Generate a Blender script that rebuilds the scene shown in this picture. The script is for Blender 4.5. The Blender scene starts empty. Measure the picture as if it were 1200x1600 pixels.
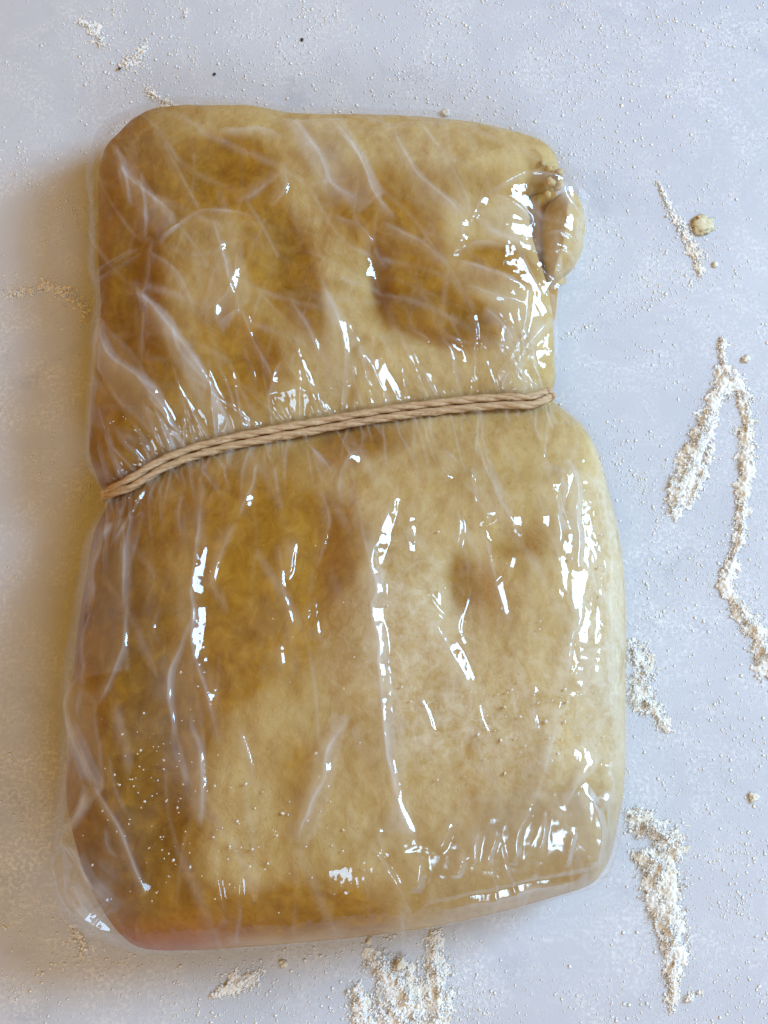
import bpy, math, random
import numpy as np
from mathutils import Vector

random.seed(7)
rng = np.random.default_rng(11)
scene = bpy.context.scene
COL = scene.collection

# ------------------------------------------------------------------ camera
FOVY = math.radians(40.0)
CAM = np.array([0.0, -0.105, 0.445])
LOOK = np.array([0.0, 0.0, 0.012])
cam_d = bpy.data.cameras.new('camera')
cam = bpy.data.objects.new('camera', cam_d)
COL.objects.link(cam)
cam.location = CAM
cam.rotation_euler = Vector(LOOK - CAM).to_track_quat('-Z', 'Y').to_euler()
cam_d.sensor_fit = 'VERTICAL'
cam_d.angle = FOVY
cam_d.clip_start = 0.01
cam_d.clip_end = 50
cam_d.dof.use_dof = True
cam_d.dof.focus_distance = 0.425
cam_d.dof.aperture_fstop = 24.0
scene.camera = cam

# ------------------------------------------------------------------ light
world = bpy.data.worlds.new('World')
scene.world = world
world.use_nodes = True
wb = world.node_tree.nodes['Background']
wb.inputs[0].default_value = (1.0, 0.56, 0.12, 1)      # lamplit kitchen all round
wb.inputs[1].default_value = 0.46


def area(name, loc, target, sx, sy, power, col):
    d = bpy.data.lights.new(name, 'AREA')
    d.shape = 'RECTANGLE'
    d.size, d.size_y = sx, sy
    d.energy = power
    d.color = col
    o = bpy.data.objects.new(name, d)
    COL.objects.link(o)
    o.location = loc
    o.rotation_euler = (Vector(target) - Vector(loc)).to_track_quat('-Z', 'Y').to_euler()
    return o


area('window_light', (1.20, 0.42, 0.80), (0, 0, 0), 0.54, 0.70, 35, (0.335, 0.59, 0.91))
area('side_window_light', (0.36, -0.86, 0.84), (0, 0, 0), 0.46, 0.32, 5.0, (0.44, 0.70, 1.0))

scene.view_settings.view_transform = 'Standard'
scene.view_settings.look = 'None'
scene.view_settings.exposure = 0.14
scene.view_settings.gamma = 1.0
scene.view_settings.use_curve_mapping = False
scene.cycles.max_bounces = 6
scene.cycles.diffuse_bounces = 3
scene.cycles.glossy_bounces = 2
scene.cycles.transparent_max_bounces = 10
scene.cycles.sample_clamp_indirect = 4.0
scene.cycles.caustics_reflective = False
scene.cycles.caustics_refractive = False

# ------------------------------------------------------------------ helpers
_f = (LOOK - CAM) / np.linalg.norm(LOOK - CAM)
_r = np.cross(_f, [0, 0, 1.0]); _r /= np.linalg.norm(_r)
_u = np.cross(_r, _f)
_t = math.tan(FOVY / 2)


def P(px, py, z=0.0):
    """the point of the scene at height z that stands where the photograph shows (px, py)"""
    d = _f + _r * ((px - 600) / 800 * _t) + _u * ((800 - py) / 800 * _t)
    k = (z - CAM[2]) / d[2]
    q = CAM + d * k
    return q


def PP(pts, z):
    return np.array([P(a, b, z)[:2] for a, b in pts])


PX = 0.0002            # about one photograph pixel on the counter, metres


def hash2(ix, iy, seed):
    h = (ix.astype(np.int64) * 374761393 + iy.astype(np.int64) * 668265263 + seed * 1442695041) & 0xFFFFFFFF
    h = ((h ^ (h >> 13)) * 1274126177) & 0xFFFFFFFF
    h = (h ^ (h >> 16)) & 0xFFFFFFFF
    return h / 4294967295.0


def vnoise(x, y, seed=0):
    ix, iy = np.floor(x), np.floor(y)
    fx, fy = x - ix, y - iy
    fx = fx * fx * fx * (fx * (fx * 6 - 15) + 10)
    fy = fy * fy * fy * (fy * (fy * 6 - 15) + 10)
    a = hash2(ix, iy, seed); b = hash2(ix + 1, iy, seed)
    c = hash2(ix, iy + 1, seed); d = hash2(ix + 1, iy + 1, seed)
    return (a * (1 - fx) + b * fx) * (1 - fy) + (c * (1 - fx) + d * fx) * fy


def fbm(x, y, seed=0, oct=4):
    s, a, n = 0, 0.5, 0
    for k in range(oct):
        s = s + a * vnoise(x * 2 ** k + 17.3 * k, y * 2 ** k - 9.1 * k, seed + k)
        n += a
        a *= 0.5
    return s / n


def catmull(pts, n=12, closed=True):
    pts = np.asarray(pts, float)
    out, starts = [], []
    N = len(pts)
    rngi = range(N) if closed else range(N - 1)
    for i in rngi:
        if closed:
            p0, p1, p2, p3 = pts[i - 1], pts[i], pts[(i + 1) % N], pts[(i + 2) % N]
        else:
            p0, p1, p2, p3 = pts[max(i - 1, 0)], pts[i], pts[i + 1], pts[min(i + 2, N - 1)]
        starts.append(len(out))
        for k in range(n):
            t = k / n
            out.append(0.5 * ((2 * p1) + (-p0 + p2) * t + (2 * p0 - 5 * p1 + 4 * p2 - p3) * t * t + (-p0 + 3 * p1 - 3 * p2 + p3) * t ** 3))
    if not closed:
        out.append(pts[-1])
    return np.array(out), starts


def seg_dist(x, y, poly, closed=False, with_t=False):
    """distance of points to a polyline (and fraction along it)"""
    poly = np.asarray(poly, np.float64)
    best = np.full(x.shape, 1e9)
    bt = np.zeros(x.shape)
    n = len(poly)
    m = n if closed else n - 1
    for i in range(m):
        ax, ay = poly[i]; bx, by = poly[(i + 1) % n]
        dx, dy = bx - ax, by - ay
        L = dx * dx + dy * dy + 1e-18
        t = np.clip(((x - ax) * dx + (y - ay) * dy) / L, 0, 1)
        d = (x - ax - t * dx) ** 2 + (y - ay - t * dy) ** 2
        w = d < best
        best = np.where(w, d, best)
        if with_t:
            bt = np.where(w, (i + t) / m, bt)
    best = np.sqrt(best)
    return (best, bt) if with_t else best


def seg_side(x, y, poly):
    best = np.full(x.shape, 1e9); bt = np.zeros(x.shape); sg = np.ones(x.shape)
    m = len(poly) - 1
    for i in range(m):
        ax, ay = poly[i]; bx, by = poly[i + 1]
        dx, dy = bx - ax, by - ay
        L = dx * dx + dy * dy + 1e-18
        t = np.clip(((x - ax) * dx + (y - ay) * dy) / L, 0, 1)
        d = (x - ax - t * dx) ** 2 + (y - ay - t * dy) ** 2
        w = d < best
        best = np.where(w, d, best)
        bt = np.where(w, (i + t) / m, bt)
        c = np.sign(dx * (y - ay) - dy * (x - ax))
        sg = np.where(w, c, sg)
    return np.sqrt(best), bt, sg


def mesh_obj(name, verts, faces, mat, parent=None, smooth=True, attrs=None):
    me = bpy.data.meshes.new(name)
    if isinstance(faces, np.ndarray):
        nf, k = faces.shape
        me.vertices.add(len(verts))
        me.vertices.foreach_set('co', np.asarray(verts, np.float32).ravel())
        me.loops.add(nf * k)
        me.loops.foreach_set('vertex_index', faces.astype(np.int32).ravel())
        me.polygons.add(nf)
        me.polygons.foreach_set('loop_start', np.arange(0, nf * k, k, dtype=np.int32))
        me.update(calc_edges=True)
        me.validate()
    else:
        me.from_pydata([tuple(v) for v in verts], [], faces)
        me.update()
    if smooth:
        me.polygons.foreach_set('use_smooth', np.ones(len(me.polygons), bool))
    for k, v in (attrs or {}).items():
        a = me.attributes.new(k, 'FLOAT', 'POINT')
        a.data.foreach_set('value', np.asarray(v, np.float32))
    me.materials.append(mat)
    o = bpy.data.objects.new(name, me)
    COL.objects.link(o)
    if parent:
        o.parent = parent
    return o


def tag(o, label=None, cat=None, group=None, kind=None):
    for k, v in (('label', label), ('category', cat), ('group', group), ('kind', kind)):
        if v:
            o[k] = v
    return o


# ------------------------------------------------------------------ materials
class NT:
    def __init__(self, name):
        self.m = bpy.data.materials.new(name)
        self.m.use_nodes = True
        self.t = self.m.node_tree
        self.t.nodes.clear()
        self.out = self.n('ShaderNodeOutputMaterial')

    def n(self, kind, **kw):
        nd = self.t.nodes.new(kind)
        for k, v in kw.items():
            if k.startswith('i_'):
                key = k[2:]
                key = int(key) if key.isdigit() else key.replace('_', ' ')
                nd.inputs[key].default_value = v
            else:
                setattr(nd, k, v)
        return nd

    def l(self, a, b):
        self.t.links.new(a, b)

    def noise(self, co, scale, detail=4, rough=0.6, dist=0.0):
        nd = self.n('ShaderNodeTexNoise', i_Scale=scale, i_Detail=detail, i_Roughness=rough, i_Distortion=dist)
        self.l(co, nd.inputs['Vector'])
        return nd.outputs[0]

    def ramp(self, fac, stops, interp='LINEAR'):
        nd = self.n('ShaderNodeValToRGB')
        cr = nd.color_ramp
        cr.interpolation = interp
        while len(cr.elements) < len(stops):
            cr.elements.new(0.5)
        for e, (p, c) in zip(cr.elements, stops):
            e.position = p
            e.color = (c, c, c, 1) if not isinstance(c, tuple) else (*c, 1)
        self.l(fac, nd.inputs[0])
        return nd.outputs[0]

    def mix(self, fac, a, b, mode='MIX'):
        nd = self.n('ShaderNodeMix', data_type='RGBA', blend_type=mode)
        for s, v in ((nd.inputs[0], fac), (nd.inputs[6], a), (nd.inputs[7], b)):
            if hasattr(v, 'type'):
                self.l(v, s)
            elif isinstance(v, tuple):
                s.default_value = (*v, 1)
            else:
                s.default_value = v
        return nd.outputs[2]

    def math(self, op, a, b=0.0, clamp=False):
        nd = self.n('ShaderNodeMath', operation=op, use_clamp=clamp)
        for s, v in ((nd.inputs[0], a), (nd.inputs[1], b)):
            if hasattr(v, 'type'):
                self.l(v, s)
            else:
                s.default_value = v
        return nd.outputs[0]

    def attr(self, name):
        return self.n('ShaderNodeAttribute', attribute_name=name).outputs['Fac']

    def bump(self, h, strength, dist, normal=None):
        nd = self.n('ShaderNodeBump', i_Strength=strength, i_Distance=dist)
        self.l(h, nd.inputs['Height'])
        if normal:
            self.l(normal, nd.inputs['Normal'])
        return nd.outputs[0]

    def done(self, shader):
        self.l(shader, self.out.inputs[0])
        return self.m


def mat_marble():
    t = NT('marble_counter')
    co = t.n('ShaderNodeTexCoord').outputs['Object']
    big = t.noise(co, 9, 5, 0.55, 0.6)
    blot = t.noise(co, 26, 5, 0.6, 1.2)
    fine = t.noise(co, 220, 4, 0.6)
    veins = t.math('ABSOLUTE', t.math('SUBTRACT', t.noise(co, 11, 6, 0.55, 1.6), 0.5))
    veinm = t.ramp(veins, [(0.0, 1.0), (0.035, 0.0)])
    veinm = t.math('MULTIPLY', veinm, t.ramp(blot, [(0.50, 0.0), (0.68, 0.5)]))
    c = t.mix(t.ramp(big, [(0.35, 0.0), (0.65, 1.0)]), (0.60, 0.61, 0.64), (0.66, 0.665, 0.68))
    c = t.mix(t.ramp(blot, [(0.58, 0.0), (0.78, 0.5)]), c, (0.48, 0.49, 0.53))
    c = t.mix(veinm, c, (0.47, 0.48, 0.52))
    c = t.mix(t.ramp(fine, [(0.58, 0.0), (0.8, 0.35)]), c, (0.86, 0.85, 0.83))
    # a thin smeared veil of flour
    veil = t.math('MULTIPLY', t.ramp(t.noise(co, 30, 6, 0.7, 1.4), [(0.44, 0.0), (0.70, 1.0)]), t.ramp(t.noise(co, 800, 4, 0.7), [(0.46, 0.0), (0.60, 1.0)]))
    c = t.mix(t.math('MULTIPLY', veil, 0.85), c, (0.93, 0.91, 0.86))
    b = t.n('ShaderNodeBsdfPrincipled')
    t.l(c, b.inputs['Base Color'])
    t.l(t.ramp(blot, [(0.2, 0.32), (0.8, 0.5)]), b.inputs['Roughness'])
    t.l(t.bump(t.math('ADD', t.math('MULTIPLY', veil, 0.6), t.math('MULTIPLY', fine, 0.1)), 0.25, 0.0004), b.inputs['Normal'])
    return t.done(b.outputs[0])


def mat_dough(name, light=0.0):
    t = NT(name)
    co = t.n('ShaderNodeTexCoord').outputs['Object']
    moist = t.attr('moist')
    dusty = t.attr('dusty')
    mid = t.noise(co, 55, 6, 0.62, 0.4)
    fine = t.noise(co, 420, 5, 0.7)
    mott = t.noise(co, 150, 5, 0.65, 0.5)
    base = t.mix(t.ramp(mid, [(0.3, 0.0), (0.7, 1.0)]), (0.49, 0.315, 0.09), (0.66, 0.465, 0.175))
    base = t.mix(t.ramp(mott, [(0.40, 0.0), (0.72, 0.45)]), base, (0.72, 0.565, 0.30))
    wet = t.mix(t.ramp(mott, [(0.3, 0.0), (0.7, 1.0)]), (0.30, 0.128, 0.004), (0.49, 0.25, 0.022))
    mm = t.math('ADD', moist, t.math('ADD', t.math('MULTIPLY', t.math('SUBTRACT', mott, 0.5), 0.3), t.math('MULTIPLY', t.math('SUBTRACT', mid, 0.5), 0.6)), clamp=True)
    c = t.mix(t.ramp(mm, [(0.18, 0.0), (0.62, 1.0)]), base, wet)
    c = t.mix(t.math('MULTIPLY', t.attr('wet_shade'), t.ramp(mott, [(0.3, 1.0), (0.75, 0.35)])), c, (0.165, 0.072, 0.008))
    c = t.mix(t.math('MULTIPLY', t.attr('rosy_glow'), 0.75), c, (0.44, 0.11, 0.025))
    # bran flecks and pale flour grains worked into the dough
    c = t.mix(t.ramp(t.noise(co, 900, 2, 0.5), [(0.64, 0.0), (0.74, 0.45)]), c, (0.33, 0.19, 0.06))
    fl = t.math('ADD', t.ramp(fine, [(0.62, 0.0), (0.78, 0.3)]), t.math('MULTIPLY', dusty, t.ramp(t.noise(co, 240, 6, 0.75, 0.6), [(0.36, 0.0), (0.70, 1.0)])), clamp=True)
    fl = t.math('MULTIPLY', fl, t.math('SUBTRACT', 1.0, t.math('MULTIPLY', moist, 0.85)))
    c = t.mix(t.math('MULTIPLY', fl, 0.8), c, (0.84, 0.74, 0.54))
    b = t.n('ShaderNodeBsdfPrincipled')
    t.l(c, b.inputs['Base Color'])
    b.inputs['Roughness'].default_value = 0.55
    b.inputs['Specular IOR Level'].default_value = 0.12
    h = t.math('ADD', t.math('MULTIPLY', mott, 0.8), t.math('MULTIPLY', fine, 0.35))
    t.l(t.bump(h, 0.6, 0.0011), b.inputs['Normal'])
    return t.done(b.outputs[0])


def mat_film():
    t = NT('cling_film')
    co = t.n('ShaderNodeTexCoord').outputs['Object']
    fold = t.attr('fold')
    crk = t.attr('crinkle')
    fr = t.n('ShaderNodeFresnel', i_IOR=1.62)
    gl = t.n('ShaderNodeBsdfGlossy', i_Roughness=0.06)
    gl.inputs['Color'].default_value = (1, 1, 1, 1)
    tr = t.n('ShaderNodeBsdfTransparent')
    tr.inputs['Color'].default_value = (0.985, 0.985, 0.985, 1)
    df = t.n('ShaderNodeBsdfDiffuse')
    df.inputs['Color'].default_value = (0.86, 0.85, 0.83, 1)
    tl = t.n('ShaderNodeBsdfTranslucent')
    tl.inputs['Color'].default_value = (0.86, 0.85, 0.83, 1)
    milk = t.n('ShaderNodeMixShader', i_0=0.45)
    t.l(df.outputs[0], milk.inputs[1]); t.l(tl.outputs[0], milk.inputs[2])
    body = t.n('ShaderNodeMixShader')
    t.l(fold, body.inputs[0])
    t.l(tr.outputs[0], body.inputs[1]); t.l(milk.outputs[0], body.inputs[2])
    top = t.n('ShaderNodeMixShader')
    t.l(t.math('MULTIPLY', t.math('MINIMUM', fr.outputs[0], 0.13), t.math('ADD', 1.0, t.math('MULTIPLY', crk, 2.2))), top.inputs[0])
    t.l(t.math('ADD', 0.055, t.math('MULTIPLY', crk, 0.15)), gl.inputs['Roughness'])
    t.l(body.outputs[0], top.inputs[1]); t.l(gl.outputs[0], top.inputs[2])
    return t.done(top.outputs[0])


def mat_twine():
    t = NT('jute_twine')
    co = t.n('ShaderNodeTexCoord').outputs['Object']
    mp = t.n('ShaderNodeMapping', i_Scale=(0.25, 1.0, 1.0), i_Rotation=(0, 0, 0.25))
    t.l(co, mp.inputs[0])
    n1 = t.noise(mp.outputs[0], 1500, 4, 0.65)
    n2 = t.noise(co, 160, 3, 0.6)
    c = t.mix(t.ramp(n1, [(0.3, 0.0), (0.7, 1.0)]), (0.46, 0.285, 0.135), (0.72, 0.515, 0.295))
    c = t.mix(t.ramp(n2, [(0.4, 0.0), (0.75, 0.5)]), c, (0.50, 0.33, 0.18))
    b = t.n('ShaderNodeBsdfPrincipled', i_Roughness=0.75)
    t.l(c, b.inputs['Base Color'])
    t.l(t.bump(n1, 0.7, 0.0005), b.inputs['Normal'])
    return t.done(b.outputs[0])


def mat_flour():
    t = NT('flour')
    tone = t.attr('tone')
    c = t.ramp(tone, [(0.0, (0.95, 0.93, 0.88)), (0.55, (0.93, 0.88, 0.79)), (0.85, (0.82, 0.72, 0.55)), (1.0, (0.45, 0.30, 0.16))])
    b = t.n('ShaderNodeBsdfPrincipled', i_Roughness=0.8)
    t.l(c, b.inputs['Base Color'])
    return t.done(b.outputs[0])


def mat_plain(name, c1, c2, scale, rough=0.7):
    t = NT(name)
    co = t.n('ShaderNodeTexCoord').outputs['Object']
    n = t.noise(co, scale, 5, 0.65)
    b = t.n('ShaderNodeBsdfPrincipled', i_Roughness=rough)
    t.l(t.mix(t.ramp(n, [(0.35, 0.0), (0.65, 1.0)]), c1, c2), b.inputs['Base Color'])
    t.l(t.bump(n, 0.5, 0.0005), b.inputs['Normal'])
    return t.done(b.outputs[0])


M_MARBLE = mat_marble()
M_DOUGH = mat_dough('dough')
M_FILM = mat_film()
M_TWINE = mat_twine()
M_FLOUR = mat_flour()
M_CRUMB = mat_plain('dough_crumb', (0.62, 0.50, 0.27), (0.78, 0.67, 0.42), 900)
M_PALE = mat_plain('pale_crumb', (0.78, 0.70, 0.52), (0.86, 0.80, 0.66), 900)
M_DARK = mat_plain('dark_speck', (0.02, 0.02, 0.02), (0.06, 0.05, 0.05), 900)

# ------------------------------------------------------------------ counter
S = 1.1
ct = mesh_obj('marble_counter', [(-S, -S, -0.03), (S, -S, -0.03), (S, S, -0.03), (-S, S, -0.03), (-S, -S, 0), (S, -S, 0), (S, S, 0), (-S, S, 0)],
              [(4, 5, 6, 7), (0, 3, 2, 1), (0, 1, 5, 4), (1, 2, 6, 5), (2, 3, 7, 6), (3, 0, 4, 7)], M_MARBLE, smooth=False)
tag(ct, 'pale grey veined marble counter dusted with flour', 'counter', kind='structure')

# ------------------------------------------------------------------ outlines of the parcel (traced at its widest height)
ZM = 0.017
FILM = dict(
    top=[(176, 204), (200, 186), (238, 172), (285, 166), (340, 166), (400, 167), (470, 178), (560, 179), (640, 182), (720, 190), (800, 206), (850, 223)],
    right=[(878, 246), (898, 274), (913, 305), (916, 350), (907, 400), (884, 450), (871, 490), (870, 540), (873, 595), (866, 622), (888, 642), (917, 670), (940, 712), (957, 780), (972, 850), (979, 930), (980, 1050), (979, 1150), (980, 1235), (972, 1295), (960, 1338)],
    bottom=[(946, 1369), (920, 1388), (850, 1409), (780, 1428), (700, 1446), (620, 1459), (550, 1468), (450, 1477), (380, 1482), (300, 1488), (220, 1490), (180, 1478), (135, 1456)],
    left=[(108, 1425), (93, 1385), (87, 1320), (92, 1240), (97, 1150), (99, 1060), (110, 980), (124, 900), (140, 832), (164, 785), (149, 752), (134, 705), (139, 620), (146, 540), (150, 480), (143, 420), (143, 340), (138, 285), (150, 232)])
DOUGH = dict(
    top=[(188, 212), (210, 192), (243, 176), (285, 170), (340, 170), (400, 171), (470, 182), (560, 183), (640, 186), (720, 194), (800, 210), (848, 228)],
    right=[(868, 246), (872, 270), (858, 292), (828, 302), (828, 350), (840, 400), (856, 450), (864, 500), (866, 550), (867, 595), (858, 622), (880, 644), (908, 670), (930, 712), (948, 780), (964, 850), (972, 930), (973, 1050), (972, 1150), (970, 1230), (960, 1290), (950, 1335)],
    bottom=[(938, 1363), (915, 1383), (848, 1404), (778, 1423), (698, 1441), (618, 1454), (548, 1463), (450, 1472), (380, 1477), (300, 1482), (230, 1480), (195, 1462)],
    left=[(166, 1428), (138, 1375), (118, 1310), (112, 1240), (116, 1150), (122, 1060), (130, 980), (142, 900), (154, 832), (174, 785), (160, 752), (146, 705), (150, 620), (158, 540), (164, 480), (160, 420), (160, 340), (160, 285), (170, 238)])


for k_, (dx_, dy_, i0_) in dict(top=(0, -2, 0), right=(4, 0, 10), bottom=(0, 3, 0), left=(-6, 0, 3)).items():
    DOUGH[k_] = [(a_ + dx_, b_ + dy_) if i_ >= i0_ else (a_, b_) for i_, (a_, b_) in enumerate(DOUGH[k_])]


def outline(spec, z):
    """closed smooth outline and its four sides, each running left to right or bottom to top"""
    order = ['top', 'right', 'bottom', 'left']
    pts, idx = [], []
    for k in order:
        idx.append(len(pts))
        pts += list(PP(spec[k], z))
    poly, st = catmull(np.array(pts), 10)
    cut = [st[i] for i in idx] + [len(poly)]
    ext = np.vstack([poly, poly[:1]])
    sides = {k: ext[cut[i]:cut[i + 1] + 1] for i, k in enumerate(order)}
    sides['bottom'] = sides['bottom'][::-1]
    sides['right'] = sides['right'][::-1]
    return poly, sides


def resample(c, t):
    s = np.r_[0, np.cumsum(np.linalg.norm(np.diff(c, axis=0), axis=1))]
    s /= s[-1]
    return np.stack([np.interp(t, s, c[:, 0]), np.interp(t, s, c[:, 1])], -1)


def coons(sides, nu, nv, k=0.75):
    tu = np.linspace(0, 1, nu); tv = np.linspace(0, 1, nv)
    tu = (1 - k) * tu + k * (0.5 - 0.5 * np.cos(np.pi * tu))
    tv = (1 - k) * tv + k * (0.5 - 0.5 * np.cos(np.pi * tv))
    T, B = resample(sides['top'], tu), resample(sides['bottom'], tu)
    L, R = resample(sides['left'], tv), resample(sides['right'], tv)
    U, V = tu[None, :, None], tv[:, None, None]
    g = (1 - V) * B[None] + V * T[None] + (1 - U) * L[:, None] + U * R[:, None]
    g -= (1 - U) * (1 - V) * B[0] + U * (1 - V) * B[-1] + (1 - U) * V * T[0] + U * V * T[-1]
    return g[..., 0], g[..., 1]


F_POLY, F_SIDES = outline(FILM, ZM)
D_POLY, D_SIDES = outline(DOUGH, ZM)

TW_PX = [(164, 778), (200, 752), (250, 724), (300, 704), (360, 688), (420, 676), (500, 661), (600, 644), (700, 631), (780, 624), (830, 622), (866, 629)]
ZT = 0.031
TW_LINE = PP(TW_PX, ZT)
TW_LINE[0] = P(169, 781, ZM)[:2]
TW_LINE[-1] = P(855, 627, ZM)[:2]
TW_LINE, _ = catmull(TW_LINE, 10, closed=False)


def prof(t, p=2.3):
    t = np.clip(t, 0, 1)
    return (1 - (1 - t) ** p) ** (1 / p)


def signed_twine(x, y):
    d = seg_dist(x, y, TW_LINE)
    yl = np.interp(x, TW_LINE[:, 0], TW_LINE[:, 1])
    return np.where(y > yl, d, -d)


def G(x, y, px, py, sx, sy=None, rot=0.0, z=0.037):
    q = P(px, py, z)
    sx, sy = sx * PX, (sy or sx) * PX
    dx, dy = x - q[0], y - q[1]
    c, s = math.cos(rot), math.sin(rot)
    a, b = (c * dx + s * dy) / sx, (-s * dx + c * dy) / sy
    return np.exp(-(a * a + b * b))


def crown(x, y):
    """height of the parcel's taut top before its edges round off"""
    s = signed_twine(x, y)
    upper = 0.0365 + 0.002 * (fbm(x * 18, y * 18, 3) - 0.5)
    lower = 0.0450 + 0.003 * (fbm(x * 16, y * 16, 5) - 0.5)
    w = 1 / (1 + np.exp(-s / 0.004))
    zt = 0.0268
    h = np.where(s > 0, zt + (upper - zt) * (1 - np.exp(-(np.abs(s) / 0.013) ** 1.2)), zt + (lower - zt) * (1 - np.exp(-(np.abs(s) / 0.024) ** 1.1)))
    w = w * np.clip(np.abs(s) / 0.01, 0, 1)
    h = h - 0.0012 * w + 0.0022 * w * G(x, y, 300, 480, 150, 180) + 0.0015 * G(x, y, 620, 980, 190, 130) - 0.002 * G(x, y, 590, 420, 60, 90)
    return h


def dents(X, Y):
    return 1.5 * (0.0024 * G(X, Y, 588, 430, 15, 52, 0.15) + 0.0012 * G(X, Y, 660, 520, 60, 14, -0.35) + 0.0028 * G(X, Y, 730, 930, 45, 60)
            + 0.0022 * G(X, Y, 450, 390, 50, 70) + 0.0016 * G(X, Y, 330, 260, 80, 50) + 0.0022 * G(X, Y, 200, 420, 40, 110)
            + 0.0018 * G(X, Y, 375, 560, 50, 50) + 0.0018 * G(X, Y, 250, 1180, 60, 200) + 0.002 * G(X, Y, 800, 850, 50, 30)
            + 0.0016 * G(X, Y, 500, 900, 40, 200) + 0.002 * G(X, Y, 760, 340, 60, 40))


def taut(x, y, d=None, inset=0.0):
    if d is None:
        d = seg_dist(x, y, F_POLY[::2], closed=True)
    d = np.maximum(d - inset, 0)
    h = crown(x, y)
    s = np.abs(signed_twine(x, y))
    R = 0.033 - 0.017 * np.exp(-(s / 0.014) ** 2)
    z = ZM + (h - ZM) * prof(d / R, 2.05) - 0.55 * dents(x, y) * prof(d / 0.008)
    z = z - 0.0052 * G(x, y, 834, 352, 36, 66, z=0.031) * prof(d / 0.01)
    return z, d


def close_under(V, nv, nu, poly_dirs_scale=0.013, z_low=0.0006, lift=None):
    """rounded underside below the grid's rim: rings and a cap; returns extra verts and faces"""
    rim = np.r_[np.arange(0, nu), np.arange(1, nv) * nu + nu - 1, (nv - 1) * nu + np.arange(nu - 2, -1, -1), np.arange(nv - 2, 0, -1) * nu]
    p = V[rim]
    t = np.roll(p[:, :2], -3, 0) - np.roll(p[:, :2], 3, 0)
    n = np.stack([-t[:, 1], t[:, 0]], -1)
    n /= np.linalg.norm(n, axis=1)[:, None] + 1e-12
    for _ in range(12):
        n = (n + np.roll(n, 1, 0) + np.roll(n, -1, 0)) / 3
    n /= np.linalg.norm(n, axis=1)[:, None] + 1e-12
    m = len(rim)
    prev = rim
    ev, ef = [], []
    base = len(V)
    for k in range(1, 8):
        a = k / 7 * math.pi / 2
        q = p.copy()
        q[:, :2] += n * poly_dirs_scale * (1 - math.cos(a))
        q[:, 2] = z_low + (p[:, 2] - z_low) * (1 - math.sin(a))
        ids = base + (k - 1) * m + np.arange(m)
        ev.append(q)
        ef += [(prev[i], ids[i], ids[(i + 1) % m], prev[(i + 1) % m]) for i in range(m)]
        prev = ids
    cen = ev[-1].mean(0)
    ci = base + 7 * m
    ev.append(cen[None])
    ef += [(prev[i], ci, ci, prev[(i + 1) % m]) for i in range(0)]
    tri = [(int(prev[i]), ci, int(prev[(i + 1) % m])) for i in range(m)]
    return np.vstack(ev), np.array(ef), tri


def grid_faces(nv, nu):
    i = np.arange(nv * nu).reshape(nv, nu)
    return np.stack([i[:-1, :-1], i[:-1, 1:], i[1:, 1:], i[1:, :-1]], -1).reshape(-1, 4)


def grid_normals(X, Y, Z):
    Pn = np.stack([X, Y, Z], -1)
    du = np.gradient(Pn, axis=1); dv = np.gradient(Pn, axis=0)
    n = np.cross(du, dv)
    n /= np.linalg.norm(n, axis=-1, keepdims=True) + 1e-15
    return n


def build_shell(name, X, Y, Z, mat, parent, attrs, under=0.013, z_low=0.0006):
    nv, nu = X.shape
    V = np.stack([X, Y, Z], -1).reshape(-1, 3)
    ev, ef, tri = close_under(V, nv, nu, under, z_low)
    V2 = np.vstack([V, ev])
    F = np.vstack([grid_faces(nv, nu), ef])
    tri = np.array(tri)
    F = np.vstack([F, np.c_[tri, tri[:, 2]]]) if False else F
    at = {k: np.r_[v.ravel(), np.zeros(len(ev))] for k, v in attrs.items()}
    return mesh_obj(name, V2, F, mat, parent, True, at)


ICO_V = np.array([(0, 0, 1), (.894, 0, .447), (.276, .851, .447), (-.724, .526, .447), (-.724, -.526, .447), (.276, -.851, .447),
                  (.724, .526, -.447), (-.276, .851, -.447), (-.894, 0, -.447), (-.276, -.851, -.447), (.724, -.526, -.447), (0, 0, -1)])
ICO_F = np.array([(0, 1, 2), (0, 2, 3), (0, 3, 4), (0, 4, 5), (0, 5, 1), (1, 6, 2), (2, 7, 3), (3, 8, 4), (4, 9, 5), (5, 10, 1),
                  (6, 7, 2), (7, 8, 3), (8, 9, 4), (9, 10, 5), (10, 6, 1), (7, 6, 11), (8, 7, 11), (9, 8, 11), (10, 9, 11), (6, 10, 11)])

# ------------------------------------------------------------------ the parcel
parcel = bpy.data.objects.new('wrapped_dough_parcel', None)
COL.objects.link(parcel)
parcel.location = (0, 0, 0)
tag(parcel, 'block of tan dough wrapped in wrinkled clear plastic film, pinched at its waist', 'wrapped dough')

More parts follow.
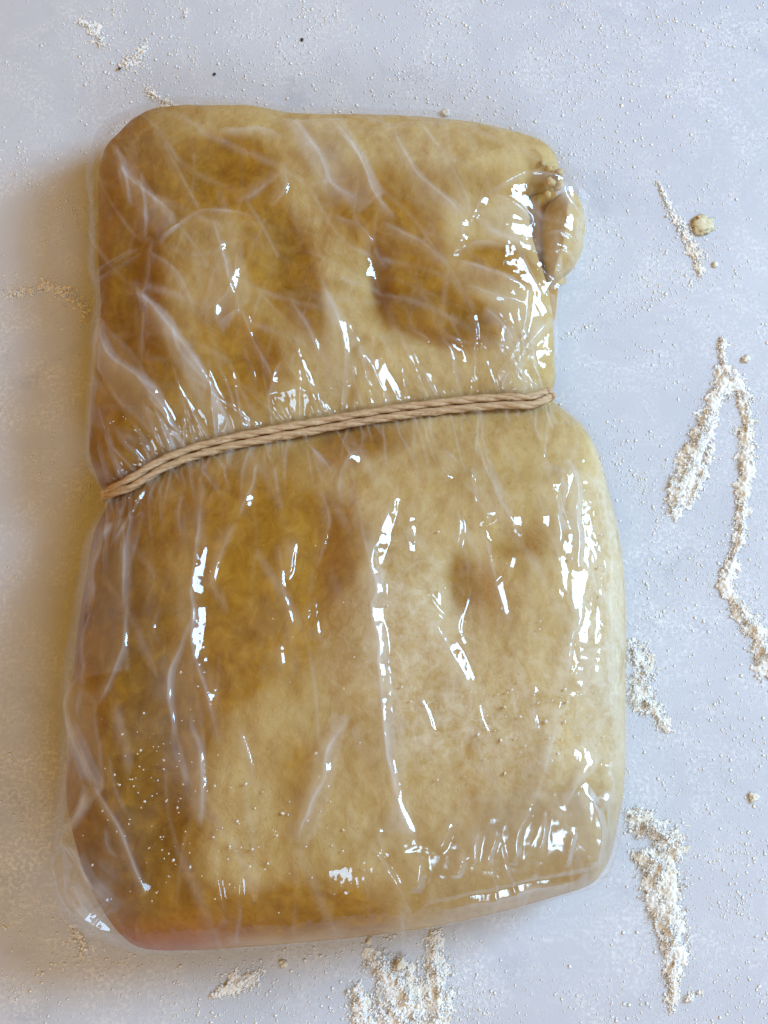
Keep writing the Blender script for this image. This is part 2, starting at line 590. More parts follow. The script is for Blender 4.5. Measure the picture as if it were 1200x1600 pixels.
# --- dough
nu, nv = 330, 470
X, Y = coons(D_SIDES, nu, nv)
dD = seg_dist(X, Y, D_POLY[::2], closed=True)
zf, dF = taut(X, Y, inset=0.0007)
s = np.abs(signed_twine(X, Y))
R = 0.031 - 0.016 * np.exp(-(s / 0.014) ** 2)
own = ZM + (crown(X, Y) - ZM) * prof(dD / R, 2.05)
lum = (fbm(X * 60, Y * 60, 21, 4) - 0.5) * 0.0022 + (fbm(X * 260, Y * 260, 31, 3) - 0.5) * 0.0007
dent = dents(X, Y)
lift = 0.0012 * G(X, Y, 690, 450, 60, 50)
Z = np.minimum(own, zf) - 0.0010 - (dent - lift - lum) * prof(dD / 0.008)
Z = np.where(dD < 1e-6, ZM - 0.0008, np.maximum(Z, ZM - 0.0008))
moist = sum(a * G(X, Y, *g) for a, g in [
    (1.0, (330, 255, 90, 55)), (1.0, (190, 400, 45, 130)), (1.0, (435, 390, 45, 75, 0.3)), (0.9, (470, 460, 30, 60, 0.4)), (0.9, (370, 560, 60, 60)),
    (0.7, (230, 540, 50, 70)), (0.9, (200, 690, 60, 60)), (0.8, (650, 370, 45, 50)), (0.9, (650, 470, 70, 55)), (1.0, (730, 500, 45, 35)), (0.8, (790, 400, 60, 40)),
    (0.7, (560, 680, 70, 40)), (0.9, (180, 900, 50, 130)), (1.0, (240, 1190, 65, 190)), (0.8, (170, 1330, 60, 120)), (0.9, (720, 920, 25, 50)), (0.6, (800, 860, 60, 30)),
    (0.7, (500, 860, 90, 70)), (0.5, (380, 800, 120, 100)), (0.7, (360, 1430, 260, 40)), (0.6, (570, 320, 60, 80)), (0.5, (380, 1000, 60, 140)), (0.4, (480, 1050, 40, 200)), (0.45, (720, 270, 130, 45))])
moist = np.clip(1.25 * moist + 0.30 * np.clip((0.0 - X) / 0.07, 0, 1) - 0.04 + 0.35 * (fbm(X * 45, Y * 45, 77) - 0.45) * 2, 0, 1)  # moist patches, plus an amber ramp painting shade towards the left side
wet_shade = np.clip(1.0 * G(X, Y, 240, 1190, 55, 190, 0.08) + 0.35 * np.clip((-0.045 - X) / 0.03, 0, 1) + 0.6 * G(X, Y, 170, 1360, 60, 80) + 0.55 * G(X, Y, 440, 390, 36, 60, 0.3) + 0.5 * G(X, Y, 478, 470, 25, 50, 0.45) + 0.7 * G(X, Y, 735, 500, 45, 28, -0.4)  # darkest wet patches, with left-side shade painted into the dough colour
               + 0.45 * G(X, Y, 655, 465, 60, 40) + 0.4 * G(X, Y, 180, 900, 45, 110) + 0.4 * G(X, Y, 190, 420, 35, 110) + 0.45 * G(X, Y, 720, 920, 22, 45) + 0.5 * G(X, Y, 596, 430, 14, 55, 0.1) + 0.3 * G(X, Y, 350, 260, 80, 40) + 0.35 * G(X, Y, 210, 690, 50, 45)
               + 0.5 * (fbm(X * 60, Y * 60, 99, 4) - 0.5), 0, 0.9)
rosy_glow = np.clip(1.1 * G(X, Y, 265, 1472, 120, 34, -0.05, 0.022) * (0.5 + vnoise(X * 60, Y * 60, 12)), 0, 1)  # reddish warm light along the lower-left edge, painted into the dough colour
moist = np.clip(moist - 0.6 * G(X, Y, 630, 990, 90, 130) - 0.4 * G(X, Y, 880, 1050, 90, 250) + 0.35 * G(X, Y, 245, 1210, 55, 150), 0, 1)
dusty = np.clip(0.9 * G(X, Y, 630, 990, 90, 130) + 0.9 * G(X, Y, 950, 930, 60, 200) + 0.7 * G(X, Y, 830, 1150, 150, 120) + 0.5 * G(X, Y, 690, 1140, 60, 60) + 0.15 * G(X, Y, 240, 1230, 90, 100) + 0.12, 0, 1)
dough = build_shell('dough_block', X, Y, Z, M_DOUGH, parcel, dict(moist=moist, dusty=dusty, rosy_glow=rosy_glow, wet_shade=wet_shade), 0.012, 0.0012)
dough['label'] = 'tan floury dough with amber moist patches'


def blob(name, pts_px, zm, h, R, parent, n=70, seed=0, amp=0.0012, moistv=0.1, zlow=0.001):
    q = PP(pts_px, zm)
    poly, _ = catmull(q, 10)
    k = len(poly) // 4
    ext = np.vstack([poly, poly[:1]])
    sides = dict(top=ext[0:k + 1], right=ext[k:2 * k + 1][::-1], bottom=ext[2 * k:3 * k + 1][::-1], left=ext[3 * k:])
    x, y = coons(sides, n, n)
    d = seg_dist(x, y, poly, closed=True)
    z = zm + (h - zm) * prof(d / R, 2.0) + (fbm(x * 160, y * 160, seed, 4) - 0.5) * amp * 2 * prof(d / 0.003)
    z = np.where(d < 1e-6, zm, np.maximum(z, zm))
    return build_shell(name, x, y, z, M_DOUGH, parent, dict(moist=np.full_like(x, moistv), dusty=np.full_like(x, 0.3)), R * 0.6, zlow)


flap = blob('folded_flap', [(850, 334), (868, 310), (892, 303), (908, 318), (914, 350), (910, 388), (897, 416), (878, 432), (866, 440), (856, 436), (850, 418), (846, 380)], 0.014, 0.0245, 0.015, dough, seed=41)
inner = blob('inner_layer', [(806, 290), (836, 284), (862, 290), (872, 320), (874, 380), (872, 440), (866, 500), (846, 520), (820, 510), (808, 440), (802, 360)], 0.007, 0.0135, 0.010, dough, seed=53, moistv=0.7)
flap['label'] = 'lower fold of dough bulging out at the upper right'
cv, cf, nb = [], [], 0
for k in range(26):                                     # crumbling rim of the top sheet
    a = k / 25
    q = P(846 + 26 * math.sin(a * 3.0) + rng.normal(0, 4), 256 + 46 * a + rng.normal(0, 4), 0.024)
    v, f, kk = (ICO_V * (1 + rng.uniform(-0.35, 0.35, (12, 1))) * rng.uniform(4, 9) * PX + np.array([q[0], q[1], 0.021 + rng.uniform(0, 0.007)])), ICO_F, 12
    cv.append(v); cf.append(f + nb); nb += 12
nub = mesh_obj('crumbly_rim', np.vstack(cv), np.vstack(cf), M_DOUGH, dough, True, dict(moist=np.zeros(nb), dusty=np.full(nb, 0.4)))
nub['kind'] = 'stuff'

# --- film
nu, nv = 580, 800
X, Y = coons(F_SIDES, nu, nv, 0.6)
Z0, d = taut(X, Y)
S_ = signed_twine(X, Y)
edge = prof(d / 0.006)
disp = np.zeros_like(X)
fold = np.zeros_like(X)

RIDGES = [  # points, half width px, height px, milkiness
    # upper half, left
    ([(176, 210), (200, 270), (248, 314), (280, 350)], 8, 4, .7), ([(252, 218), (272, 258), (304, 314), (312, 334)], 5, 4, .5),
    ([(252, 370), (288, 348), (316, 332), (352, 332), (396, 338)], 2.6, 4, .7), ([(330, 334), (344, 386), (356, 422), (356, 450)], 7, 5, .7),
    ([(372, 394), (366, 434), (352, 462), (336, 486), (340, 510)], 4, 5, .4), ([(336, 510), (372, 486), (396, 530), (420, 574), (432, 610)], 5, 5, .5),
    ([(240, 370), (236, 434), (230, 510), (226, 570)], 4, 4, .6), ([(200, 426), (232, 462), (268, 514), (304, 562), (336, 614), (360, 666)], 8, 5, .8),
    ([(160, 490), (172, 546), (216, 586), (252, 610)], 9, 5, .9), ([(216, 586), (260, 640), (284, 692)], 7, 5, .7), ([(440, 250), (444, 290), (420, 320)], 6, 4, .5),
    ([(440, 266), (405, 292), (368, 322)], 7, 3, .5), ([(456, 182), (496, 238), (520, 290), (556, 310)], 9, 5, .8), ([(516, 182), (540, 222), (560, 250), (590, 300)], 6, 4, .7),
    ([(332, 202), (400, 198), (440, 214)], 6, 3, .6), ([(504, 450), (532, 514), (540, 590)], 7, 5, .7), ([(448, 458), (480, 514), (504, 562)], 7, 4, .6),
    ([(148, 408), (185, 396), (222, 384)], 3, 4, .3), ([(150, 424), (190, 408), (226, 392)], 3, 4, .3), ([(480, 290), (512, 286)], 4, 3, .4), ([(360, 380), (330, 396), (290, 400)], 6, 3, .5),
    ([(410, 640), (424, 590), (440, 560)], 4, 4, .5), ([(330, 690), (326, 640), (330, 600)], 4, 4, .4), ([(520, 340), (560, 352), (588, 380)], 6, 4, .6), ([(470, 345), (520, 340)], 5, 3, .4),
    # upper half, right
    ([(612, 190), (632, 242), (652, 274), (700, 314), (732, 350)], 6, 5, .7), ([(524, 186), (560, 246), (588, 306), (620, 342)], 6, 5, .7), ([(656, 194), (692, 246)], 4, 3, .4),
    ([(760, 302), (796, 278), (832, 264), (880, 268)], 4, 6, .6), ([(760, 302), (740, 330), (736, 346)], 4, 5, .4), ([(716, 334), (722, 370), (696, 398)], 7, 6, .5),
    ([(696, 398), (740, 382), (790, 380)], 4, 4, .5), ([(700, 406), (748, 418), (812, 442)], 6, 5, .6), ([(720, 442), (780, 462), (820, 466)], 5, 5, .6),
    ([(756, 478), (788, 506), (800, 534)], 8, 5, .9), ([(820, 442), (816, 498), (796, 546), (764, 602)], 4, 5, .5), ([(856, 478), (820, 530), (792, 574)], 7, 6, .7),
    ([(596, 346), (660, 378), (692, 410)], 7, 4, .6), ([(584, 378), (608, 418)], 6, 6, .5), ([(560, 542), (588, 578), (616, 626)], 11, 12, .6), ([(688, 514), (708, 562), (728, 610)], 10, 12, .6),
    ([(630, 502), (660, 518), (668, 532)], 5, 5, .4), ([(756, 354), (804, 378)], 6, 5, .6), ([(848, 354), (880, 346), (908, 366)], 4, 5, .4), ([(850, 380), (880, 372), (900, 385)], 3, 4, .4),
    ([(856, 396), (876, 410), (870, 440)], 4, 5, .3), ([(880, 270), (884, 292), (900, 312)], 6, 3, .8), ([(690, 514), (740, 532), (800, 536)], 3, 4, .4), ([(770, 300), (800, 310), (830, 330)], 5, 4, .6),
    ([(620, 520), (636, 548), (640, 560)], 4, 4, .4), ([(660, 560), (676, 600), (690, 622)], 5, 5, .4), ([(835, 520), (800, 570), (780, 610)], 6, 6, .5),
    # lower half
    ([(312, 738), (316, 822), (308, 898), (308, 1010), (324, 1070), (340, 1122), (348, 1166)], 8, 9, .7), ([(308, 930), (292, 1010), (272, 1082), (280, 1170), (296, 1230)], 11, 4, .6),
    ([(308, 1120), (318, 1200), (326, 1290)], 10, 3, .5), ([(286, 762), (284, 810), (290, 850)], 4, 5, .4), ([(408, 718), (392, 770), (374, 822)], 6, 6, .6), ([(374, 822), (352, 880), (330, 930)], 8, 3, .5),
    ([(428, 730), (436, 782)], 5, 4, .5), ([(484, 694), (528, 754)], 6, 4, .6), ([(188, 810), (196, 874), (196, 950)], 6, 4, .7), ([(200, 962), (204, 1010), (184, 1070), (160, 1110)], 6, 4, .7),
    ([(170, 800), (150, 880), (140, 960)], 9, 3, .8), ([(120, 1066), (108, 1110), (140, 1190), (160, 1230)], 5, 6, .8), ([(148, 1221), (189, 1287), (214, 1350), (233, 1396)], 5, 6, .9),
    ([(106, 1308), (143, 1225)], 6, 4, .7), ([(98, 1312), (127, 1333), (152, 1383), (190, 1420)], 6, 6, 1.), ([(92, 1330), (100, 1390), (130, 1430)], 5, 5, 1.), ([(120, 1360), (140, 1420), (180, 1470)], 8, 5, 1.),
    ([(539, 1125), (510, 1196), (481, 1279), (472, 1325)], 7, 4, .8), ([(440, 1010), (444, 1060)], 5, 3, .3), ([(460, 840), (452, 920)], 7, 3, .4),
    ([(556, 760), (568, 840), (584, 912), (588, 980), (596, 1060), (600, 1120), (604, 1180), (612, 1280)], 9, 8, .8), ([(608, 784), (592, 840), (586, 908)], 9, 9, .6), ([(568, 696), (540, 744), (536, 800)], 12, 10, .5),
    ([(622, 756), (618, 796)], 5, 5, .4), ([(640, 796), (636, 880)], 4, 6, .4), ([(744, 696), (756, 748), (780, 800), (814, 846)], 12, 11, .5), ([(724, 768), (744, 800), (764, 828)], 12, 10, .4),
    ([(840, 724), (856, 768), (866, 800), (864, 876)], 11, 10, .5), ([(876, 732), (868, 780)], 10, 9, .4), ([(832, 772), (840, 808), (838, 840)], 6, 6, .4), ([(748, 832), (764, 880), (776, 932), (788, 984)], 6, 5, .6),
    ([(668, 972), (692, 1008), (732, 1086)], 7, 8, .5), ([(712, 808), (716, 840), (708, 876)], 6, 5, .5), ([(880, 716), (896, 752), (898, 840), (896, 900)], 5, 5, .5), ([(688, 700), (744, 764)], 6, 4, .5),
    ([(688, 734), (702, 762)], 6, 6, .4), ([(600, 1112), (608, 1204), (628, 1275), (650, 1325)], 9, 4, .8), ([(657, 1333), (653, 1396)], 8, 6, .4), ([(703, 1283), (678, 1329)], 7, 6, .4),
    ([(824, 1262), (807, 1300), (800, 1350)], 6, 5, .5), ([(903, 1233), (924, 1262), (937, 1300), (932, 1350)], 7, 7, .7), ([(945, 1192), (953, 1237), (937, 1267)], 5, 5, .6), ([(928, 1187), (895, 1229), (874, 1267)], 6, 5, .6),
    ([(687, 1421), (770, 1400), (832, 1383), (912, 1371)], 5, 4, .6), ([(866, 1100), (858, 1180), (826, 1260)], 9, 3, .6), ([(900, 930), (890, 1000), (878, 1080)], 8, 3, .5),
    ([(590, 1290), (600, 1340)], 6, 5, .4), ([(720, 1330), (710, 1370)], 6, 5, .4), ([(745, 1300), (735, 1350)], 5, 5, .4), ([(770, 1290), (760, 1360)], 5, 5, .4), ([(850, 1270), (840, 1340)], 6, 4, .4), ([(890, 1290), (880, 1350)], 5, 4, .4)]


def ridge(pts, w, h, milk, zz=0.037):
    global disp, fold
    q = PP(pts, zz)
    if len(q) > 2:
        q, _ = catmull(q, 5, closed=False)
    w, h = w * PX, h * PX
    x0, y0 = q.min(0) - 6 * w; x1, y1 = q.max(0) + 6 * w
    m = (X > x0) & (X < x1) & (Y > y0) & (Y < y1)
    if not m.any():
        return
    x, y = X[m], Y[m]
    wob = (vnoise(x * 130, y * 130, 91) - 0.5) * w * 1.2
    dd, tt, sg = seg_side(x + wob, y - wob, q)
    ends = np.clip(np.minimum(tt, 1 - tt) * 4, 0, 1) ** 0.8
    wid = w * (0.7 + 0.6 * vnoise(x * 50, y * 50, 23))
    steep, broad = np.maximum(0.45 * wid, 1.9 * h), 1.9 * wid
    pk = np.where(sg > 0, np.clip(1 - dd / steep, 0, 1), np.exp(-(dd / broad) ** 1.15))
    mod = 0.75 + 0.45 * vnoise(x * 45, y * 45, 17)
    disp[m] += 1.2 * h * pk * ends * mod
    fold[m] = np.maximum(fold[m], milk * np.exp(-(dd / np.where(sg > 0, 0.5 * w, 1.5 * w)) ** 1.3) * ends * (0.45 + 0.8 * vnoise(x * 200, y * 200, 5)))


for r in RIDGES:
    ridge(*r)

BANDS = [  # places where the film lies double
    ([(440, 180), (540, 180), (600, 300), (560, 330), (500, 280)], .17), ([(170, 215), (250, 315), (285, 355), (260, 380), (205, 310)], .15), ([(150, 480), (255, 610), (290, 700), (270, 700), (200, 640), (145, 560)], .2),
    ([(225, 450), (270, 500), (365, 665), (335, 680), (290, 590)], .15), ([(330, 380), (380, 380), (390, 470), (350, 520), (320, 480)], .1), ([(690, 400), (830, 440), (850, 520), (800, 600), (760, 560), (790, 500), (720, 440)], .1),
    ([(735, 330), (850, 300), (850, 380), (760, 360)], .14), ([(500, 440), (560, 540), (540, 620), (510, 600)], .13), ([(290, 930), (312, 930), (325, 1290), (290, 1240), (268, 1100)], .15), ([(575, 900), (600, 900), (640, 1300), (610, 1300)], .17),
    ([(100, 1050), (160, 1100), (165, 1230), (100, 1320)], .18), ([(520, 1120), (545, 1125), (500, 1290), (470, 1330)], .13), ([(880, 720), (950, 760), (970, 1200), (900, 1200)], .09), ([(720, 1250), (900, 1240), (940, 1350), (660, 1410)], .1),
    ([(150, 820), (215, 800), (205, 1050), (130, 1060)], .12), ([(600, 185), (700, 190), (735, 345), (640, 300)], .08)]
band = np.zeros_like(X)
for pts, mk in BANDS:
    q = PP(pts, 0.037)
    x0, y0 = q.min(0) - 0.003; x1, y1 = q.max(0) + 0.003
    m = (X > x0) & (X < x1) & (Y > y0) & (Y < y1)
    x, y = X[m], Y[m]
    x = x + (vnoise(x * 90, y * 90, 71) - 0.5) * 0.003
    ins = np.zeros(x.shape, bool)
    for i in range(len(q)):
        a, b = q[i], q[i - 1]
        ins ^= ((a[1] > y) != (b[1] > y)) & (x < (b[0] - a[0]) * (y - a[1]) / (b[1] - a[1] + 1e-15) + a[0])
    dd = seg_dist(x, y, q, closed=True)
    e = np.clip(0.5 + np.where(ins, dd, -dd) / 0.0012, 0, 1)
    rim = np.exp(-(dd / 0.0007) ** 2) * 0.35
    band[m] = np.maximum(band[m], mk * (e * (0.5 + vnoise(x * 110, y * 110, 73)) + rim))
    disp[m] += 0.00022 * e

for k in range(55):                                     # smaller creases between the long ones
    a, b = rng.uniform(130, 950), rng.uniform(200, 1420)
    up = b < 760 - a * 0.16
    ang = (rng.normal(1.05, 0.55) if up else rng.normal(1.5, 0.25))
    L = rng.uniform(50, 150)
    c_, s_ = math.cos(ang), math.sin(ang)
    bend = rng.normal(0, 9)
    ridge([(a, b), (a + c_ * L * .5 - s_ * bend, b + s_ * L * .5 + c_ * bend), (a + c_ * L, b + s_ * L)], rng.uniform(3, 7), rng.uniform(1.5, 3.5), rng.uniform(.1, .5))

# pleats running out from the twine
tx = np.interp(X, TW_LINE[:, 0], np.linspace(0, 1, len(TW_LINE)))
for k in range(230):
    t0 = rng.uniform(0.02, 0.98)
    i = int(t0 * (len(TW_LINE) - 1))
    p = TW_LINE[i]
    up = rng.random() < 0.5
    L = 0.005 + 0.030 * rng.random() ** 2
    ang = (math.pi / 2 if up else -math.pi / 2) + rng.normal(0, 0.22) + (0.35 if up else 0.12) * (1 if up else 1)
    pts = [p + np.array([math.cos(ang), math.sin(ang)]) * L * f + rng.normal(0, 0.0006, 2) for f in (0.05, 0.45, 1)]
    w = rng.uniform(2.0, 4.2) * PX
    q = np.array(pts)
    x0, y0 = q.min(0) - 5 * w; x1, y1 = q.max(0) + 5 * w
    m = (X > x0) & (X < x1) & (Y > y0) & (Y < y1)
    if m.any():
        dd, tt = seg_dist(X[m], Y[m], q, with_t=True)
        e = np.clip((1 - tt) * 2, 0, 1)
        disp[m] += rng.uniform(2.5, 6) * PX * np.exp(-(dd / w) ** 1.3) * e
        fold[m] = np.maximum(fold[m], 0.32 * np.exp(-(dd / w) ** 2) * e)

# soft tension wrinkles, stretched along the pull of the film
def stretched(ang, wl, ratio, seed):
    c, s_ = math.cos(ang), math.sin(ang)
    a = c * X + s_ * Y
    b = -s_ * X + c * Y
    wx = (fbm(X * 25, Y * 25, seed + 50, 2) - 0.5) * 0.02
    n = vnoise(a / (wl * ratio), (b + wx) / wl, seed)
    return 1 - np.abs(2 * n - 1)

wU = np.clip(S_ / 0.012, 0, 1)
wL = np.clip(-S_ / 0.012, 0, 1)
patch1 = np.clip((fbm(X * 28, Y * 28, 61, 3) - 0.42) * 5, 0, 1)
patch2 = np.clip((fbm(X * 24, Y * 24, 67, 3) - 0.45) * 5, 0, 1)
def facets(ang, wl, ratio, seed, warp=0.012):
    """taut film between creases: flat triangles of random height; returns height and closeness to a crease"""
    c, s_ = math.cos(ang), math.sin(ang)
    wx = (fbm(X * 22, Y * 22, seed + 50, 2) - 0.5) * warp
    wy = (fbm(X * 22, Y * 22, seed + 60, 2) - 0.5) * warp
    a = (c * (X + wx) + s_ * (Y + wy)) / (wl * ratio)
    b = (-s_ * (X + wx) + c * (Y + wy)) / wl
    a = a + 0.5 * np.floor(b) * 0 + 0.35 * b
    ia, ib = np.floor(a), np.floor(b)
    fa, fb = a - ia, b - ib
    h00, h10, h01, h11 = hash2(ia, ib, seed), hash2(ia + 1, ib, seed), hash2(ia, ib + 1, seed), hash2(ia + 1, ib + 1, seed)
    lo = h00 + fa * (h10 - h00) + fb * (h11 - h10)
    up_ = h00 + fb * (h01 - h00) + fa * (h11 - h01)
    h = np.where(fa > fb, lo, up_)
    diag = np.abs(fa - fb) * wl * 0.7
    e2 = np.minimum(fb, 1 - fb) * wl
    on_d = hash2(ia, ib, seed + 5)
    on_e = hash2(ia, np.round(b), seed + 6)
    near = np.maximum(np.exp(-(diag / 0.0007) ** 2) * np.clip(on_d * 2 - 0.7, 0, 1), np.exp(-(e2 / 0.0006) ** 2) * np.clip(on_e * 2 - 0.9, 0, 1))
    return h, near

brc = G(X, Y, 830, 1310, 150, 75, 0.2)
hU, eU = facets(-1.02, 0.0105, 2.4, 1)
hU2, eU2 = facets(-0.60, 0.0060, 2.6, 2)
hU3, eU3 = facets(-1.75, 0.0078, 2.8, 7)
hL, eL = facets(-1.45, 0.0100, 4.0, 3)
hL2, eL2 = facets(-1.66, 0.0050, 5.0, 4)
disp += wU * (0.0020 * hU + 0.0010 * patch1 * hU2 + 0.0010 * hU3)
disp += wL * (1 - 0.95 * np.clip(1.3 * brc, 0, 1)) * (0.0017 * hL + 0.0008 * patch2 * hL2)
fold = np.maximum(fold, wU * np.maximum(np.maximum(0.40 * eU, 0.18 * patch1 * eU2), 0.24 * eU3) * (0.3 + 0.9 * vnoise(X * 160, Y * 160, 78)))
fold = np.maximum(fold, wL * np.maximum(0.38 * eL, 0.2 * patch2 * eL2) * (0.2 + 0.9 * vnoise(X * 130, Y * 130, 79)))
disp += brc * (0.0003 * stretched(-1.75, 0.0036, 6, 8) ** 2 + 0.00006 * stretched(-1.5, 0.0013, 6, 9))
blc = G(X, Y, 135, 1410, 60, 70, z=0.02)
disp += blc * (0.0016 * stretched(-0.9, 0.0050, 3, 12) ** 2 + 0.0007 * stretched(0.5, 0.003, 3, 13))
fold = np.maximum(fold, blc * (0.35 + 0.6 * vnoise(X * 260, Y * 260, 3)))
fold = np.maximum(fold, 0.08 * np.exp(-(d / 0.0035)) * (0.3 + vnoise(X * 120, Y * 120, 8)) * (X < 0.02))
disp += 0.0002 * (fbm(X * 420, Y * 420, 14, 2) - 0.5) + 0.00010 * (fbm(X * 900, Y * 420, 15, 2) - 0.5)
disp = np.maximum(disp, -0.0004)

# the film's gathered end: several crumpled layers
crinkle = np.clip(1.8 * G(X, Y, 845, 1318, 120, 60, 0.22, 0.04) + 0.8 * G(X, Y, 930, 1290, 30, 70, 0, 0.035) + 0.5 * G(X, Y, 690, 1350, 70, 32, 0.1, 0.04), 0, 1) * np.clip(0.25 + 1.5 * stretched(-1.68, 0.0021, 7, 31) * (0.4 + vnoise(X * 160, Y * 110, 32)), 0, 1)
milky = 0.006 + 1.1 * band + 0.62 * np.clip(fold, 0, 1) + 0.04 * np.clip((fbm(X * 70, Y * 70, 44, 4) - 0.45) * 3.5, 0, 1)
n3 = grid_normals(X, Y, Z0)
disp = disp * edge * np.clip((np.abs(S_) - 0.0022) / 0.0018, 0.0, 1)
FX, FY, FZ = X + n3[..., 0] * disp, Y + n3[..., 1] * disp, Z0 + n3[..., 2] * disp
film = build_shell('plastic_wrap', FX, FY, FZ, M_FILM, parcel, dict(fold=np.clip(milky, 0, 1), crinkle=crinkle), 0.012, 0.0003)
film['label'] = 'clear glossy plastic wrap pulled tight in creases'

# ------------------------------------------------------------------ twine
def film_z(px_pts):
    z, _ = taut(px_pts[:, 0], px_pts[:, 1])
    return z


def twine_path(shift):
    """closed centre line over the top, down both sides and under the parcel"""
    L = TW_LINE.copy()
    t = np.gradient(L, axis=0)
    t /= np.linalg.norm(t, axis=1)[:, None]
    nrm = np.stack([-t[:, 1], t[:, 0]], -1)
    s = np.linspace(0, 1, len(L))
    gap = np.clip(np.minimum(s * 6 + 0.45, (1 - s) * 9 + 0.5), 0, 1)
    top = L + nrm * shift * gap[:, None]
    z = film_z(top) + 0.0015
    zi = np.maximum(z, ZM)
    top3 = np.c_[top, zi]
    # push the ends just outside the film
    a, b = top3[0].copy(), top3[-1].copy()
    under = []
    for f in np.linspace(0, 1, 16):
        q = b * (1 - f) + a * f
        drop = min(f, 1 - f)
        zz = 0.0016 + (ZM - 0.0016) * max(0, 1 - drop / 0.07) ** 1.5
        under.append((q[0], q[1], zz))
    a[0] -= 0.0006; b[0] += 0.0004
    path = np.vstack([top3[1:-1], b[None], np.array(under)[1:-1], a[None]])
    path, _ = catmull(path, 4)
    for _ in range(4):
        path = (path * 2 + np.roll(path, 1, 0) + np.roll(path, -1, 0)) / 4
    return path


def tube_loop(path, rad, plies, turn, ply_r, ns=9, phase=0.0):
    seg = np.linalg.norm(np.roll(path, -1, 0) - path, axis=1)
    s = np.r_[0, np.cumsum(seg)]
    tot = s[-1]
    n = int(tot / 0.00045)
    u = np.arange(n) / n * tot
    ext = np.vstack([path, path[:1]])
    c = np.stack([np.interp(u, s, ext[:, k]) for k in range(3)], -1)
    t = np.roll(c, -1, 0) - np.roll(c, 1, 0)
    t /= np.linalg.norm(t, axis=1)[:, None]
    up = np.array([0, 1.0, 0.15])
    a = np.cross(t, up); a /= np.linalg.norm(a, axis=1)[:, None]
    b = np.cross(t, a)
    turns = round(tot / turn)
    V, F = [], []
    for p in range(plies):
        th = 2 * math.pi * (turns * u / tot + p / plies) + phase
        wob = 1 + 0.25 * (vnoise(u * 260, np.full_like(u, p * 7.7), 5) - 0.5)
        cc = c + (a * np.cos(th)[:, None] + b * np.sin(th)[:, None]) * rad
        base = sum(len(v) for v in V)
        rr = ply_r * wob
        ring = []
        for k in range(ns):
            ph = 2 * math.pi * k / ns
            tex = 1 + 0.18 * (vnoise(u * 900 + k * 3.1, np.full_like(u, k * 1.7 + p), 9) - 0.5)
            ring.append(cc + (a * math.cos(ph) + b * math.sin(ph)) * (rr * tex)[:, None])
        V.append(np.stack(ring, 1).reshape(-1, 3))
        i = np.arange(n)
        for k in range(ns):
            k2 = (k + 1) % ns
            F.append(np.stack([base + i * ns + k, base + i * ns + k2, base + ((i + 1) % n) * ns + k2, base + ((i + 1) % n) * ns + k], -1))
    return np.vstack(V), np.vstack(F), c


twine = bpy.data.objects.new('twine', None)
COL.objects.link(twine)
tag(twine, 'doubled tan jute twine tied round the waist of the wrapped dough', 'twine')
fib_v, fib_f = [], []
for sh, ph in ((0.00138, 0.0), (-0.00130, 1.3)):
    path = twine_path(sh)
    v, f, c = tube_loop(path, 0.00046, 3, 0.0230, 0.00083, phase=ph)
    mesh_obj('strand', v, f, M_TWINE, twine)
    for k in range(70):                                  # loose fibres
        i = rng.integers(0, len(c))
        p = c[i]
        if p[2] < ZM:
            continue
        tdir = c[(i + 3) % len(c)] - c[i]
        tdir = tdir / np.linalg.norm(tdir)
        o = rng.normal(0, 1, 3); o[2] = abs(o[2]) * 0.7; o /= np.linalg.norm(o)
        pts = [p + o * 0.0012 + tdir * 0.0, p + o * 0.0017 + tdir * rng.uniform(0.0005, 0.0015), p + o * rng.uniform(0.0017, 0.0026) + tdir * rng.uniform(0.0015, 0.0035)]
        for q in range(2):
            b0 = len(fib_v)
            for e in (pts[q], pts[q + 1]):
                for a3 in range(3):
                    an = a3 * 2.094
                    fib_v.append(e + np.array([math.cos(an), math.sin(an), 0.3 * math.sin(an)]) * 0.00006)
            for a3 in range(3):
                fib_f.append((b0 + a3, b0 + (a3 + 1) % 3, b0 + 3 + (a3 + 1) % 3, b0 + 3 + a3))
fib = mesh_obj('loose_fibres', fib_v, fib_f, M_TWINE, twine)
fib['kind'] = 'stuff'

# ------------------------------------------------------------------ flour
OCT_V = np.array([(1, 0, 0), (-1, 0, 0), (0, 1, 0), (0, -1, 0), (0, 0, 1), (0, 0, -1.0)])
OCT_F = np.array([(0, 2, 4), (2, 1, 4), (1, 3, 4), (3, 0, 4), (2, 0, 5), (1, 2, 5), (3, 1, 5), (0, 3, 5)])


def grains(pos, rad, ico=True):
    tv, tf = (ICO_V, ICO_F) if ico else (OCT_V, OCT_F)
    n, k = len(pos), len(tv)
    ang = rng.uniform(0, 2 * math.pi, n)
    sc = rng.uniform(0.6, 1.35, (n, 3))
    sc[:, 2] *= 0.8
    v = tv[None] * (1 + rng.uniform(-0.3, 0.3, (n, k, 1))) * sc[:, None] * rad[:, None, None]
    c, s_ = np.cos(ang)[:, None], np.sin(ang)[:, None]
    x = v[..., 0] * c - v[..., 1] * s_
    y = v[..., 0] * s_ + v[..., 1] * c
    v = np.stack([x, y, v[..., 2]], -1) + pos[:, None]
    v[..., 2] = np.maximum(v[..., 2], 0.00005)
    f = tf[None] + (np.arange(n) * k)[:, None, None]
    return v.reshape(-1, 3), f.reshape(-1, 3), k


